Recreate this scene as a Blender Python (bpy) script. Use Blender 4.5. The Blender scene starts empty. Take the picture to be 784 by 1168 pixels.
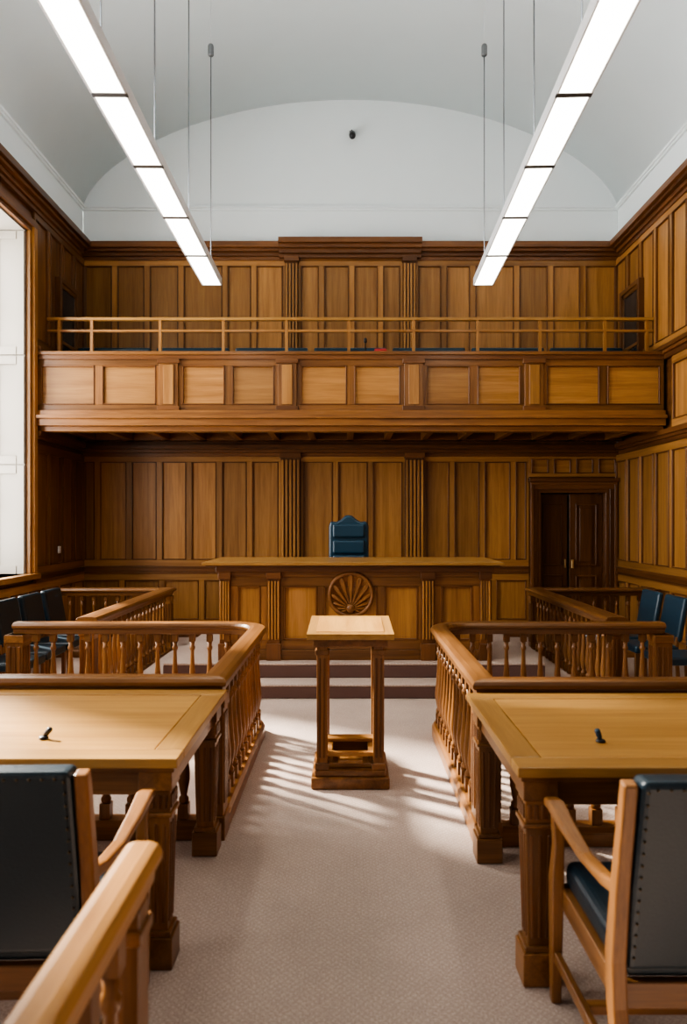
import bpy, bmesh, math, random
from mathutils import Vector, Matrix
random.seed(7)
scene = bpy.context.scene
COL = scene.collection
scene.view_settings.look = 'AgX - Medium High Contrast'
scene.view_settings.exposure = 0.45

# ------------------------------------------------------------------ constants
XL, XR, YB = -3.70, 3.74, 9.76
CAMZ = 1.6
YF = -1.6      # near end of the modelled room
SPRING, RISE = 5.95, 1.52

def vault_z(x):
    c = (XL + XR) / 2
    h = (XR - XL) / 2
    t = max(0.0, 1 - ((x - c) / h) ** 2)
    return SPRING + RISE * t ** 0.62

# ------------------------------------------------------------------ materials
MATS = {}

def nodes_of(name):
    m = bpy.data.materials.new(name)
    m.use_nodes = True
    nt = m.node_tree
    b = nt.nodes["Principled BSDF"]
    MATS[name] = m
    return m, nt, b

def wood(name, axis, dark, light, rough=0.38, spec=0.4, streak=0.6):
    m, nt, b = nodes_of(name)
    N, L = nt.nodes.new, nt.links.new
    tc = N("ShaderNodeTexCoord")
    at = N("ShaderNodeAttribute"); at.attribute_name = "tint"
    oi = N("ShaderNodeObjectInfo")
    mul = N("ShaderNodeMath"); mul.operation = 'MULTIPLY_ADD'
    L(at.outputs["Fac"], mul.inputs[0]); mul.inputs[1].default_value = 37.0
    L(oi.outputs["Random"], mul.inputs[2])
    add = N("ShaderNodeVectorMath"); add.operation = 'ADD'
    L(tc.outputs["Object"], add.inputs[0]); L(mul.outputs[0], add.inputs[1])
    mp = N("ShaderNodeMapping")
    sc = [16.0, 16.0, 16.0]; sc['xyz'.index(axis)] = 0.8
    mp.inputs["Scale"].default_value = sc
    L(add.outputs[0], mp.inputs["Vector"])
    n1 = N("ShaderNodeTexNoise"); n1.inputs["Scale"].default_value = 1.0
    n1.inputs["Detail"].default_value = 5; n1.inputs["Roughness"].default_value = 0.6
    n1.inputs["Distortion"].default_value = 0.9 * streak
    L(mp.outputs[0], n1.inputs["Vector"])
    mp2 = N("ShaderNodeMapping")
    sc2 = [150.0, 150.0, 150.0]; sc2['xyz'.index(axis)] = 5.0
    mp2.inputs["Scale"].default_value = sc2
    L(add.outputs[0], mp2.inputs["Vector"])
    n2 = N("ShaderNodeTexNoise"); n2.inputs["Scale"].default_value = 1.0
    n2.inputs["Detail"].default_value = 2
    L(mp2.outputs[0], n2.inputs["Vector"])
    mx = N("ShaderNodeMath"); mx.operation = 'MULTIPLY_ADD'
    L(n2.outputs["Fac"], mx.inputs[0]); mx.inputs[1].default_value = 0.35
    L(n1.outputs["Fac"], mx.inputs[2])
    rp = N("ShaderNodeValToRGB")
    rp.color_ramp.elements[0].position = 0.42; rp.color_ramp.elements[0].color = (*dark, 1)
    rp.color_ramp.elements[1].position = 0.90; rp.color_ramp.elements[1].color = (*light, 1)
    L(mx.outputs[0], rp.inputs[0])
    hsv = N("ShaderNodeHueSaturation")
    mr = N("ShaderNodeMapRange")
    mr.inputs["To Min"].default_value = 0.72; mr.inputs["To Max"].default_value = 1.28
    L(at.outputs["Fac"], mr.inputs["Value"])
    L(mr.outputs[0], hsv.inputs["Value"])
    L(rp.outputs[0], hsv.inputs["Color"])
    L(hsv.outputs[0], b.inputs["Base Color"])
    b.inputs["Roughness"].default_value = rough
    b.inputs["Specular IOR Level"].default_value = spec
    bp = N("ShaderNodeBump"); bp.inputs["Strength"].default_value = 0.12
    bp.inputs["Distance"].default_value = 0.002
    L(mx.outputs[0], bp.inputs["Height"]); L(bp.outputs[0], b.inputs["Normal"])
    return m

for ax in 'xyz':
    wood("oak_" + ax, ax, (0.235, 0.100, 0.025), (0.44, 0.215, 0.064), 0.36)
    wood("dark_" + ax, ax, (0.080, 0.030, 0.010), (0.19, 0.076, 0.023), 0.32)
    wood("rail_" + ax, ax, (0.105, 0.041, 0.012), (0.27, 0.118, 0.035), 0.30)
    wood("honey_" + ax, ax, (0.31, 0.145, 0.036), (0.50, 0.27, 0.078), 0.30)

def plain(name, col, rough=0.5, metal=0.0, bump=0.0, bscale=200, var=0.0):
    m, nt, b = nodes_of(name)
    N, L = nt.nodes.new, nt.links.new
    b.inputs["Roughness"].default_value = rough
    b.inputs["Metallic"].default_value = metal
    tc = N("ShaderNodeTexCoord")
    n = N("ShaderNodeTexNoise"); n.inputs["Scale"].default_value = bscale
    n.inputs["Detail"].default_value = 3
    L(tc.outputs["Object"], n.inputs["Vector"])
    mx = N("ShaderNodeMix"); mx.data_type = 'RGBA'
    mx.inputs["A"].default_value = (*[c * (1 - var) for c in col], 1)
    mx.inputs["B"].default_value = (*[min(1, c * (1 + var)) for c in col], 1)
    L(n.outputs["Fac"], mx.inputs["Factor"]); L(mx.outputs["Result"], b.inputs["Base Color"])
    if bump:
        bp = N("ShaderNodeBump"); bp.inputs["Strength"].default_value = bump
        bp.inputs["Distance"].default_value = 0.003
        L(n.outputs["Fac"], bp.inputs["Height"]); L(bp.outputs[0], b.inputs["Normal"])
    return m

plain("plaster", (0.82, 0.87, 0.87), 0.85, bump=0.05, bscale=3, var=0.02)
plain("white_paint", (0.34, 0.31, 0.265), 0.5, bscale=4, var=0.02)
plain("white_metal", (0.75, 0.76, 0.77), 0.4, bscale=4, var=0.02)
plain("leather", (0.004, 0.016, 0.026), 0.34, bump=0.25, bscale=140, var=0.2)
plain("leather_blue", (0.010, 0.038, 0.064), 0.30, bump=0.2, bscale=140, var=0.2)
plain("black_plastic", (0.012, 0.012, 0.014), 0.4, bscale=50, var=0.1)
plain("brass", (0.75, 0.55, 0.25), 0.3, metal=1.0, bscale=50, var=0.1)
plain("bronze", (0.10, 0.07, 0.04), 0.4, metal=1.0, bscale=50, var=0.1)
plain("steel", (0.22, 0.23, 0.24), 0.4, metal=0.9, bscale=50, var=0.1)
plain("dark_void", (0.05, 0.022, 0.014), 0.7, bscale=5, var=0.3)
plain("glass_dark", (0.03, 0.03, 0.032), 0.08, bscale=5, var=0.3)
plain("red_paper", (0.45, 0.03, 0.03), 0.6, bscale=5, var=0.1)
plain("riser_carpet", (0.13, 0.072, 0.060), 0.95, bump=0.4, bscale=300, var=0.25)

def carpet():
    m, nt, b = nodes_of("carpet")
    N, L = nt.nodes.new, nt.links.new
    tc = N("ShaderNodeTexCoord")
    outs = []
    for a in (45, -45):
        mp = N("ShaderNodeMapping"); mp.inputs["Rotation"].default_value = (0, 0, math.radians(a))
        L(tc.outputs["Object"], mp.inputs["Vector"])
        w = N("ShaderNodeTexWave"); w.inputs["Scale"].default_value = 15
        w.inputs["Distortion"].default_value = 5; w.inputs["Detail"].default_value = 3
        w.inputs["Detail Scale"].default_value = 4
        L(mp.outputs[0], w.inputs["Vector"]); outs.append(w.outputs["Fac"])
    mm = N("ShaderNodeMath"); mm.operation = 'MULTIPLY'
    L(outs[0], mm.inputs[0]); L(outs[1], mm.inputs[1])
    n = N("ShaderNodeTexNoise"); n.inputs["Scale"].default_value = 170; n.inputs["Detail"].default_value = 3
    L(tc.outputs["Object"], n.inputs["Vector"])
    n3 = N("ShaderNodeTexNoise"); n3.inputs["Scale"].default_value = 2.2; n3.inputs["Detail"].default_value = 3
    L(tc.outputs["Object"], n3.inputs["Vector"])
    ad = N("ShaderNodeMath"); ad.operation = 'MULTIPLY_ADD'
    L(mm.outputs[0], ad.inputs[0]); ad.inputs[1].default_value = 0.20; L(n.outputs["Fac"], ad.inputs[2])
    rp = N("ShaderNodeValToRGB")
    rp.color_ramp.elements[0].position = 0.28; rp.color_ramp.elements[0].color = (0.33, 0.243, 0.200, 1)
    rp.color_ramp.elements[1].position = 0.80; rp.color_ramp.elements[1].color = (0.58, 0.465, 0.395, 1)
    L(ad.outputs[0], rp.inputs[0])
    hs = N("ShaderNodeHueSaturation")
    mr = N("ShaderNodeMapRange"); mr.inputs["To Min"].default_value = 0.82; mr.inputs["To Max"].default_value = 1.18
    L(n3.outputs["Fac"], mr.inputs["Value"]); L(mr.outputs[0], hs.inputs["Value"])
    L(rp.outputs[0], hs.inputs["Color"]); L(hs.outputs[0], b.inputs["Base Color"])
    b.inputs["Roughness"].default_value = 0.95
    b.inputs["Specular IOR Level"].default_value = 0.1
    bp = N("ShaderNodeBump"); bp.inputs["Strength"].default_value = 0.5; bp.inputs["Distance"].default_value = 0.004
    L(ad.outputs[0], bp.inputs["Height"]); L(bp.outputs[0], b.inputs["Normal"])
carpet()

def emis(name, col, st):
    m, nt, b = nodes_of(name)
    b.inputs["Base Color"].default_value = (0.9, 0.9, 0.9, 1)
    N, L = nt.nodes.new, nt.links.new
    tc = N("ShaderNodeTexCoord")
    n = N("ShaderNodeTexNoise"); n.inputs["Scale"].default_value = 2
    L(tc.outputs["Object"], n.inputs["Vector"])
    mr = N("ShaderNodeMapRange"); mr.inputs["To Min"].default_value = st * 0.85; mr.inputs["To Max"].default_value = st * 1.15
    L(n.outputs["Fac"], mr.inputs["Value"])
    b.inputs["Emission Color"].default_value = (*col, 1)
    L(mr.outputs[0], b.inputs["Emission Strength"])
emis("diffuser", (1.0, 0.97, 0.85), 6.5)
emis("uplight", (0.88, 0.96, 1.0), 14.0)  # added glow that brightens the vault

# ------------------------------------------------------------------ mesh builder
class MB:
    def __init__(s, T=None):
        s.v = []; s.f = []; s.m = []; s.t = []; s.sm = []; s.mats = []; s.T = T
    def mi(s, name):
        if name not in s.mats: s.mats.append(name)
        return s.mats.index(name)
    def add(s, vs, fs, mat, tint=None, smooth=False, T=None):
        T = T or s.T
        if T: vs = [T(*p) for p in vs]
        vs = [Vector(p) for p in vs]
        if mat in ("oak", "dark", "rail", "honey"):
            ext = [max(p[i] for p in vs) - min(p[i] for p in vs) for i in range(3)]
            mat = mat + "_" + 'xyz'[ext.index(max(ext))]
        k = s.mi(mat); o = len(s.v)
        if tint is None: tint = random.random()
        s.v += vs
        for f in fs:
            s.f.append([o + i for i in f]); s.m.append(k); s.t.append(tint); s.sm.append(smooth)
    def box(s, x0, x1, y0, y1, z0, z1, mat, tint=None, T=None):
        vs = [(x, y, z) for x in (x0, x1) for y in (y0, y1) for z in (z0, z1)]
        fs = [(0, 1, 3, 2), (4, 6, 7, 5), (0, 4, 5, 1), (2, 3, 7, 6), (0, 2, 6, 4), (1, 5, 7, 3)]
        s.add(vs, fs, mat, tint, T=T)
    def frustum(s, cx, cy, z0, z1, a0, b0, a1, b1, mat, tint=None):
        vs = []
        for z, a, b in ((z0, a0, b0), (z1, a1, b1)):
            vs += [(cx - a, cy - b, z), (cx + a, cy - b, z), (cx + a, cy + b, z), (cx - a, cy + b, z)]
        fs = [(0, 3, 2, 1), (4, 5, 6, 7)] + [(i, (i + 1) % 4, 4 + (i + 1) % 4, 4 + i) for i in range(4)]
        s.add(vs, fs, mat, tint)
    def lathe(s, cx, cy, prof, mat, n=12, tint=None, M=None, smooth=True):
        vs = []
        for r, z in prof:
            for i in range(n):
                a = 2 * math.pi * i / n
                p = Vector((r * math.cos(a), r * math.sin(a), z))
                if M: p = M @ p
                vs.append((cx + p[0], cy + p[1], p[2]) if not M else tuple(p))
        fs = []
        for k in range(len(prof) - 1):
            for i in range(n):
                j = (i + 1) % n
                fs.append((k * n + i, k * n + j, (k + 1) * n + j, (k + 1) * n + i))
        fs.append(tuple(range(n))[::-1]); fs.append(tuple((len(prof) - 1) * n + i for i in range(n)))
        s.add(vs, fs, mat, tint, smooth)
    def bar(s, pts, sizes, mat, side=(1, 0, 0), tint=None, smooth=False):
        """rectangular section swept along 3-D points; sizes = (side width, normal width)"""
        pts = [Vector(p) for p in pts]; side = Vector(side)
        if not isinstance(sizes, list): sizes = [sizes] * len(pts)
        vs = []
        for i, p in enumerate(pts):
            t = (pts[min(i + 1, len(pts) - 1)] - pts[max(i - 1, 0)]).normalized()
            sd = (side - t * side.dot(t)).normalized(); nn = t.cross(sd)
            a, b = sizes[i][0] / 2, sizes[i][1] / 2
            vs += [p - sd * a - nn * b, p + sd * a - nn * b, p + sd * a + nn * b, p - sd * a + nn * b]
        fs = [(0, 3, 2, 1), tuple(len(vs) - 4 + k for k in range(4))]
        for i in range(len(pts) - 1):
            for k in range(4):
                fs.append((4 * i + k, 4 * i + (k + 1) % 4, 4 * i + 4 + (k + 1) % 4, 4 * i + 4 + k))
        s.add(vs, fs, mat, tint, smooth)
    def sweep(s, path, prof, mat, z=0.0):
        """closed profile (offset, z) swept along plan path with mitres"""
        P = [Vector((p[0], p[1])) for p in path]; n = len(prof)
        tint = random.random()
        rows = []
        for i, p in enumerate(P):
            d0 = (P[i] - P[i - 1]).normalized() if i > 0 else None
            d1 = (P[i + 1] - P[i]).normalized() if i < len(P) - 1 else None
            if d0 is None: d0 = d1
            if d1 is None: d1 = d0
            n0 = Vector((-d0.y, d0.x)); n1 = Vector((-d1.y, d1.x))
            mm = (n0 + n1).normalized(); k = 1 / max(0.3, mm.dot(n0))
            rows.append([(p.x + mm.x * o * k, p.y + mm.y * o * k, z + h) for o, h in prof])
        for i in range(len(P) - 1):
            d = P[i + 1] - P[i]
            ax = 'x' if abs(d.x) > abs(d.y) else 'y'
            vs = rows[i] + rows[i + 1]
            fs = [(k, (k + 1) % n, n + (k + 1) % n, n + k) for k in range(n)]
            if i == 0: fs.append(tuple(range(n)))
            if i == len(P) - 2: fs.append(tuple(n + k for k in range(n)))
            nm = mat + "_" + ax if mat in ("oak", "dark", "rail", "honey") else mat
            s.add(vs, fs, nm, tint)
    def prism(s, pts, w0, w1, mat, plane='xz', tint=None, smooth=False):
        n = len(pts)
        def mk(p, w):
            return (p[0], w, p[1]) if plane == 'xz' else ((w, p[0], p[1]) if plane == 'yz' else (p[0], p[1], w))
        vs = [mk(p, w0) for p in pts] + [mk(p, w1) for p in pts]
        fs = [tuple(range(n)), tuple(range(n, 2 * n))[::-1]] + [(i, (i + 1) % n, n + (i + 1) % n, n + i) for i in range(n)]
        s.add(vs, fs, mat, tint, smooth)
    def mesh(s, name, origin=(0, 0, 0)):
        me = bpy.data.meshes.new(name)
        o = Vector(origin)
        me.from_pydata([tuple(p - o) for p in s.v], [], s.f)
        for m in s.mats: me.materials.append(MATS[m])
        me.polygons.foreach_set("material_index", s.m)
        me.polygons.foreach_set("use_smooth", s.sm)
        at = me.attributes.new("tint", 'FLOAT', 'FACE')
        at.data.foreach_set("value", s.t)
        bm = bmesh.new(); bm.from_mesh(me)
        bmesh.ops.recalc_face_normals(bm, faces=bm.faces)
        bm.to_mesh(me); bm.free()
        return me

def link(o): COL.objects.link(o); return o

def obj(name, mb, parent=None, origin=None, bevel=0.003, seg=1, label=None, category=None, kind=None, group=None, subsurf=0):
    if origin is None:
        origin = parent["_o"] if parent is not None and "_o" in parent else (0, 0, 0)
    me = mb.mesh(name, origin)
    o = bpy.data.objects.new(name, me)
    if parent is not None:
        o.parent = parent
        po = Vector(parent["_o"]) if "_o" in parent else Vector((0, 0, 0))
        o.location = Vector(origin) - po
    else:
        o.location = origin
    if bevel:
        b = o.modifiers.new("bevel", 'BEVEL'); b.width = bevel; b.segments = seg
        b.limit_method = 'ANGLE'; b.angle_limit = math.radians(40)
    if label: o["label"] = label
    if category: o["category"] = category
    if kind: o["kind"] = kind
    if group: o["group"] = group
    return link(o)

def thing(name, origin, label, category, group=None):
    e = bpy.data.objects.new(name, None); e.empty_display_size = 0.1
    e.location = origin; e["_o"] = tuple(float(c) for c in origin)
    e["label"] = label; e["category"] = category
    if group: e["group"] = group
    return link(e)

def struct(name, mb, label, bevel=0.003):
    return obj(name, mb, label=label, category="room", kind="structure", bevel=bevel)

def dup(root, loc, rotz=None, label=None):
    """copy a thing and its parts"""
    def rec(o, par):
        c = o.copy(); COL.objects.link(c)
        if par is not None:
            c.parent = par
        for ch in list(o.children): rec(ch, c)
        return c
    r = rec(root, None)
    r.location = loc
    if rotz is not None: r.rotation_euler = (0, 0, rotz)
    if label: r["label"] = label
    return r

# ------------------------------------------------------------------ wall mapping
TB = lambda u, v, w: (u, YB - w, v)
TL = lambda u, v, w: (XL + w, u, v)
TR = lambda u, v, w: (XR - w, u, v)

def ubox(mb, u0, u1, v0, v1, w0, w1, mat, tint=None):
    mb.box(u0, u1, v0, v1, w0, w1, mat, tint)   # mb.T maps (u,v,w)

def panels(mb, u0, u1, v0, v1, n, mat="oak", stile=0.075, rail=0.09, field="oak", cuts=None):
    ubox(mb, u0, u1, v0, v1, 0, 0.006, field)
    st = mat
    ubox(mb, u0, u1, v0, v0 + rail, 0, 0.032, st)
    ubox(mb, u0, u1, v1 - rail, v1, 0, 0.032, st)
    xs = cuts or [u0 + (u1 - u0) * i / n for i in range(n + 1)]
    hs = stile / 2
    for i, x in enumerate(xs):
        a = x - hs if 0 < i < len(xs) - 1 else (x if i == 0 else x - hs)
        b = x + hs if 0 < i < len(xs) - 1 else (x + hs if i == 0 else x)
        ubox(mb, a, b, v0 + rail, v1 - rail, 0, 0.032, st)
    for i in range(len(xs) - 1):
        a, b = xs[i] + hs, xs[i + 1] - hs
        c, d = v0 + rail, v1 - rail
        ubox(mb, a + 0.001, b - 0.001, c + 0.001, d - 0.001, 0, 0.012, field)
        l = 0.014
        t = random.random() * 0.6 + 0.3
        for q in ((a, a + l, c, d), (b - l, b, c, d), (a, b, c, c + l), (a, b, d - l, d)):
            ubox(mb, *q, 0, 0.040, "dark", t)

def stack(mb, u0, u1, layers, mat="dark"):
    for v0, v1, w in layers:
        ubox(mb, u0, u1, v0, v1, 0, w, mat)

def pilaster(mb, u0, u1, v0, v1, w=0.07, n=5):
    ubox(mb, u0, u1, v0, v1, 0, w, "dark", 0.0)
    wd = (u1 - u0)
    for i in range(n):
        c = u0 + wd * (i + 0.5) / n
        ubox(mb, c - wd / n * 0.30, c + wd / n * 0.30, v0 + 0.12, v1 - 0.10, w, w + 0.032, "oak")
    ubox(mb, u0 - 0.012, u1 + 0.012, v0, v0 + 0.10, 0, w + 0.04, "dark")
    ubox(mb, u0 - 0.012, u1 + 0.012, v1 - 0.07, v1, 0, w + 0.04, "dark")

# ---- back wall
PX = [(-0.94, -0.67), (0.78, 1.04)]       # pilaster positions
DX0, DX1, DZ = 2.66, 3.56, 2.0
mb = MB(TB)
ubox(mb, XL, DX0, 0, 5.44, -0.2, 0, "dark"); ubox(mb, DX1, XR, 0, 5.44, -0.2, 0, "dark")
ubox(mb, DX0, DX1, DZ, 5.44, -0.2, 0, "dark")
ubox(mb, XL, XR, 5.44, 7.8, -0.2, 0.0, "plaster", 0.5)
panels(mb, XL, -0.94, 0.98, 2.52, 7, cuts=[XL, -3.49, -3.05, -2.63, -2.22, -1.80, -1.38, -0.94])
panels(mb, -0.67, 0.78, 0.98, 2.52, 3)
panels(mb, 1.04, 2.50, 0.98, 2.52, 4, cuts=[1.04, 1.43, 1.85, 2.28, 2.50])
panels(mb, 2.50, XR, 2.22, 2.52, 4, rail=0.05)
panels(mb, XL, -0.94, 0.15, 0.88, 5); panels(mb, -0.67, 0.78, 0.15, 0.88, 2); panels(mb, 1.04, 2.50, 0.15, 0.88, 3)
panels(mb, XL, -0.88, 3.0, 5.24, 7, cuts=[XL, -3.25, -2.80, -2.33, -1.72, -1.32, -0.88])
panels(mb, -0.70, 0.75, 3.0, 5.24, 4, cuts=[-0.70, -0.38, 0.04, 0.44, 0.75])
panels(mb, 0.93, XR, 3.0, 5.24, 7, cuts=[0.93, 1.32, 1.72, 2.33, 2.80, 3.25, XR])
struct("wall_back", mb, "oak panelled wall with white plaster lunette above")

mb = MB(TB)
for a, b in PX: pilaster(mb, a, b, 0.98, 2.55)
for a, b in ((-0.88, -0.70), (0.75, 0.93)): pilaster(mb, a, b, 3.0, 5.26, n=4)
struct("trim_1", mb, "fluted oak wall pilasters")
mb = MB(TB)
stack(mb, XL, DX0 - 0.16, [(0.88, 0.91, 0.05), (0.91, 0.96, 0.04), (0.96, 0.985, 0.065)])
stack(mb, XL, XR, [(2.50, 2.55, 0.05), (2.55, 2.60, 0.09), (2.60, 2.66, 0.12)])
stack(mb, XL, XR, [(5.22, 5.27, 0.05), (5.27, 5.32, 0.08), (5.32, 5.36, 0.13), (5.36, 5.44, 0.17)])
stack(mb, -0.96, 1.00, [(5.24, 5.29, 0.10), (5.29, 5.35, 0.14), (5.35, 5.40, 0.19), (5.40, 5.47, 0.24)])
struct("trim_2", mb, "dark oak cornice and dado mouldings")
mb = MB(TB)
stack(mb, XL, XR, [(5.92, 5.95, 0.03), (5.95, 5.98, 0.05)], "plaster")
struct("trim_3", mb, "white plaster picture moulding")
mb = MB(TB)
stack(mb, XL, DX0 - 0.16, [(0.0, 0.13, 0.04), (0.13, 0.15, 0.03)])
struct("baseboard_back", mb, "dark oak skirting")

# door in the back wall
mb = MB(TB)
ubox(mb, DX0, DX1, 0, DZ, -0.9, -0.85, "dark_void")  # dark sheet, shade of the dim room beyond painted in
ubox(mb, DX0 - 0.01, DX0, 0, DZ, -0.85, -0.2, "dark"); ubox(mb, DX1, DX1 + 0.01, 0, DZ, -0.85, -0.2, "dark")
ubox(mb, DX0, DX1, DZ, DZ + 0.01, -0.85, -0.2, "dark")
for a, b, w in ((0, 0.05, 0.05), (0.05, 0.11, 0.075), (0.11, 0.15, 0.10)):
    ubox(mb, DX0 - b, DX0 - a, 0, DZ + a, 0, w, "dark")
    ubox(mb, DX1 + a, min(DX1 + b, XR - 0.005), 0, DZ + a, 0, w, "dark")
    ubox(mb, DX0 - b, min(DX1 + b, XR - 0.005), DZ + a, DZ + b, 0, w, "dark")
ubox(mb, DX0 - 0.18, XR - 0.005, DZ + 0.15, DZ + 0.20, 0, 0.14, "dark")
struct("trim_4", mb, "dark oak door casing")
mb = MB(TB)
ubox(mb, 3.10, DX1 - 0.005, 0.01, DZ - 0.01, -0.12, -0.08, "dark", 0.2)
for z0, z1 in ((0.15, 0.85), (0.98, 1.85)):
    for q in ((3.18, 3.20, z0, z1), (3.46, 3.48, z0, z1), (3.18, 3.48, z0, z0 + 0.02), (3.18, 3.48, z1 - 0.02, z1)):
        ubox(mb, *q, -0.08, -0.06, "dark", 0.5)
    ubox(mb, 3.24, 3.42, z0 + 0.06, z1 - 0.06, -0.08, -0.068, "dark", 0.2)
ubox(mb, DX0 + 0.005, 3.09, 0.01, DZ - 0.01, -0.19, -0.15, "dark", 0.0)  # darkest tint puts the doorway's shadow into this leaf's colour
for z0, z1 in ((0.15, 0.85), (0.98, 1.85)):
    for q in ((2.74, 2.76, z0, z1), (3.00, 3.02, z0, z1), (2.74, 3.02, z0, z0 + 0.02), (2.74, 3.02, z1 - 0.02, z1)):
        ubox(mb, *q, -0.15, -0.135, "dark", 0.0)
ubox(mb, 3.115, 3.145, 0.95, 1.07, -0.08, -0.03, "brass")
ubox(mb, 3.04, 3.06, 0.95, 1.07, -0.15, -0.10, "brass")
struct("door_1", mb, "dark panelled double door with brass handles")

# ---- right wall
mb = MB(TR)
ubox(mb, YF, YB, 0, 5.44, -0.2, 0, "dark"); ubox(mb, YF, YB, 5.44, 6.1, -0.2, 0, "plaster", 0.5)
for v0, v1 in ((0.15, 0.88), (0.98, 2.52)):
    panels(mb, YF, YB, v0, v1, 27, field="oak")
panels(mb, YF, 8.05, 2.68, 3.50, 15)
panels(mb, YF, YB, 3.66, 5.24, 27)
struct("wall_right", mb, "golden oak panelled wall with white plaster above")
def side_trims(T, i, gaps):
    mb = MB(T)
    for a, b in gaps:
        stack(mb, a, b, [(0.88, 0.91, 0.05), (0.91, 0.96, 0.04), (0.96, 0.985, 0.065)])
        stack(mb, a, min(b, 9.6), [(2.52, 2.57, 0.05), (2.57, 2.61, 0.08), (2.61, 2.67, 0.10)])
        stack(mb, a, min(b, 9.6), [(3.50, 3.56, 0.05), (3.56, 3.60, 0.08), (3.60, 3.65, 0.10)])
    stack(mb, YF, YB - 0.17, [(5.22, 5.27, 0.05), (5.27, 5.32, 0.08), (5.32, 5.36, 0.13), (5.36, 5.44, 0.17)])
    struct("trim_%d" % i, mb, "dark oak belt mouldings and cornice")
    mb = MB(T)
    stack(mb, YF, YB - 0.05, [(5.92, 5.95, 0.03), (5.95, 5.98, 0.05)], "plaster")
    struct("trim_%d" % (i + 1), mb, "white plaster picture moulding")
side_trims(TR, 5, [(YF, YB - 0.07)])
# ---- left wall with windows
WIN = [(6.35, 8.05), (3.30, 5.00), (0.25, 1.95)]
WZ0, WZ1 = 1.0, 4.95
mb = MB(TL)
WT = -0.45
ubox(mb, YF, YB, 0, WZ0, WT, 0, "dark"); ubox(mb, YF, YB, WZ1, 5.44, WT, 0, "dark")
ubox(mb, YF, YB, 5.44, 6.1, WT, 0, "plaster", 0.5)
piers = [(8.05, YB), (5.00, 6.35), (1.95, 3.30), (YF, 0.25)]
for a, b in piers:
    ubox(mb, a, b, WZ0, WZ1, WT, 0, "dark")
    a2, b2 = a + (0.14 if a > YF else 0), b - (0.14 if b < YB else 0)
    n = max(2, round((b2 - a2) / 0.42))
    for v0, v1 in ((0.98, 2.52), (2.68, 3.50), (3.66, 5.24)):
        panels(mb, a2, b2, v0, v1, n, mat="rail", field="rail")  # darker wood here: shade of the window wall put into the colour
panels(mb, YF, YB, 0.15, 0.88, 26)
struct("wall_left", mb, "oak panelled wall with tall window openings")
side_trims(TL, 7, [(p[0] + (0.14 if p[0] > YF else 0), p[1] - (0.14 if p[1] < YB else 0.07)) for p in piers])
for k, (a, b) in enumerate(WIN):
    mb = MB(TL)
    for p, q, w in ((0, 0.05, 0.04), (0.05, 0.13, 0.07)):
        ubox(mb, b + p, b + q, WZ0 - 0.02, WZ1 + p, 0, w, "oak"); ubox(mb, a - q, a - p, WZ0 - 0.02, WZ1 + p, 0, w, "oak")
        ubox(mb, a - q, b + q, WZ1 + p, WZ1 + q, 0, w, "dark")
    ubox(mb, a - 0.15, b + 0.15, WZ0 - 0.06, WZ0, WT, 0.10, "oak")
    # painted reveal with framed panels
    for u, sg in ((b, -1), (a, 1)):
        e = u + sg * 0.02
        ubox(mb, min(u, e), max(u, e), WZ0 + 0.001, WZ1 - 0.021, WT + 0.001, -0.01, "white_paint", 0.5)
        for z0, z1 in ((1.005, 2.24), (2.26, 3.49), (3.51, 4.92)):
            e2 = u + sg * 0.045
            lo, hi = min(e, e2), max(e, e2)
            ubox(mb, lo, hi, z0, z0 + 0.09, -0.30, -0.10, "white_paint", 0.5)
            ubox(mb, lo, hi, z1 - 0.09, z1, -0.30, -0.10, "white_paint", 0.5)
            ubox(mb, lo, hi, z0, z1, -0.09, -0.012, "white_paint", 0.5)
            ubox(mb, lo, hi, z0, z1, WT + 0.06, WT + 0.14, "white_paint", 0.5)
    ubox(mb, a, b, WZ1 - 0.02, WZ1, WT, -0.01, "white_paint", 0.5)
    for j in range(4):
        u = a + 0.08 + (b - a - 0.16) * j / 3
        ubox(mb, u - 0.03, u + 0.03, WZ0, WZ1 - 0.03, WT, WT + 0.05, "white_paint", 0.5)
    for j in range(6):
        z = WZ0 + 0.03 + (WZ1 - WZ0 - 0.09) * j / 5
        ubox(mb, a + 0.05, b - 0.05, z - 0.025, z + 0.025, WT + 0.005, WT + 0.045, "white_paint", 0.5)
    struct("window_%d" % (k + 1), mb, "tall sash window with white panelled reveal", bevel=0)

# narrow doors onto the balcony
for i, (T, a, b) in enumerate(((TL, 8.86, 9.36), (TR, 8.90, 9.42))):
    mb = MB(T)
    ubox(mb, a, b, 2.96, 4.62, 0.03, 0.05, "glass_dark")
    for q in ((a - 0.06, a, 2.96, 4.68), (b, b + 0.06, 2.96, 4.68), (a, b, 4.62, 4.68)):
        ubox(mb, *q, 0.0, 0.085, "dark")
    for q in ((a, a + 0.04, 2.96, 4.62), (b - 0.04, b, 2.96, 4.62), (a, b, 4.57, 4.62), (a, b, 3.86, 3.90)):
        ubox(mb, *q, 0.04, 0.065, "rail")
    struct("door_%d" % (i + 2), mb, "narrow glazed gallery door in oak frame")

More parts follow.
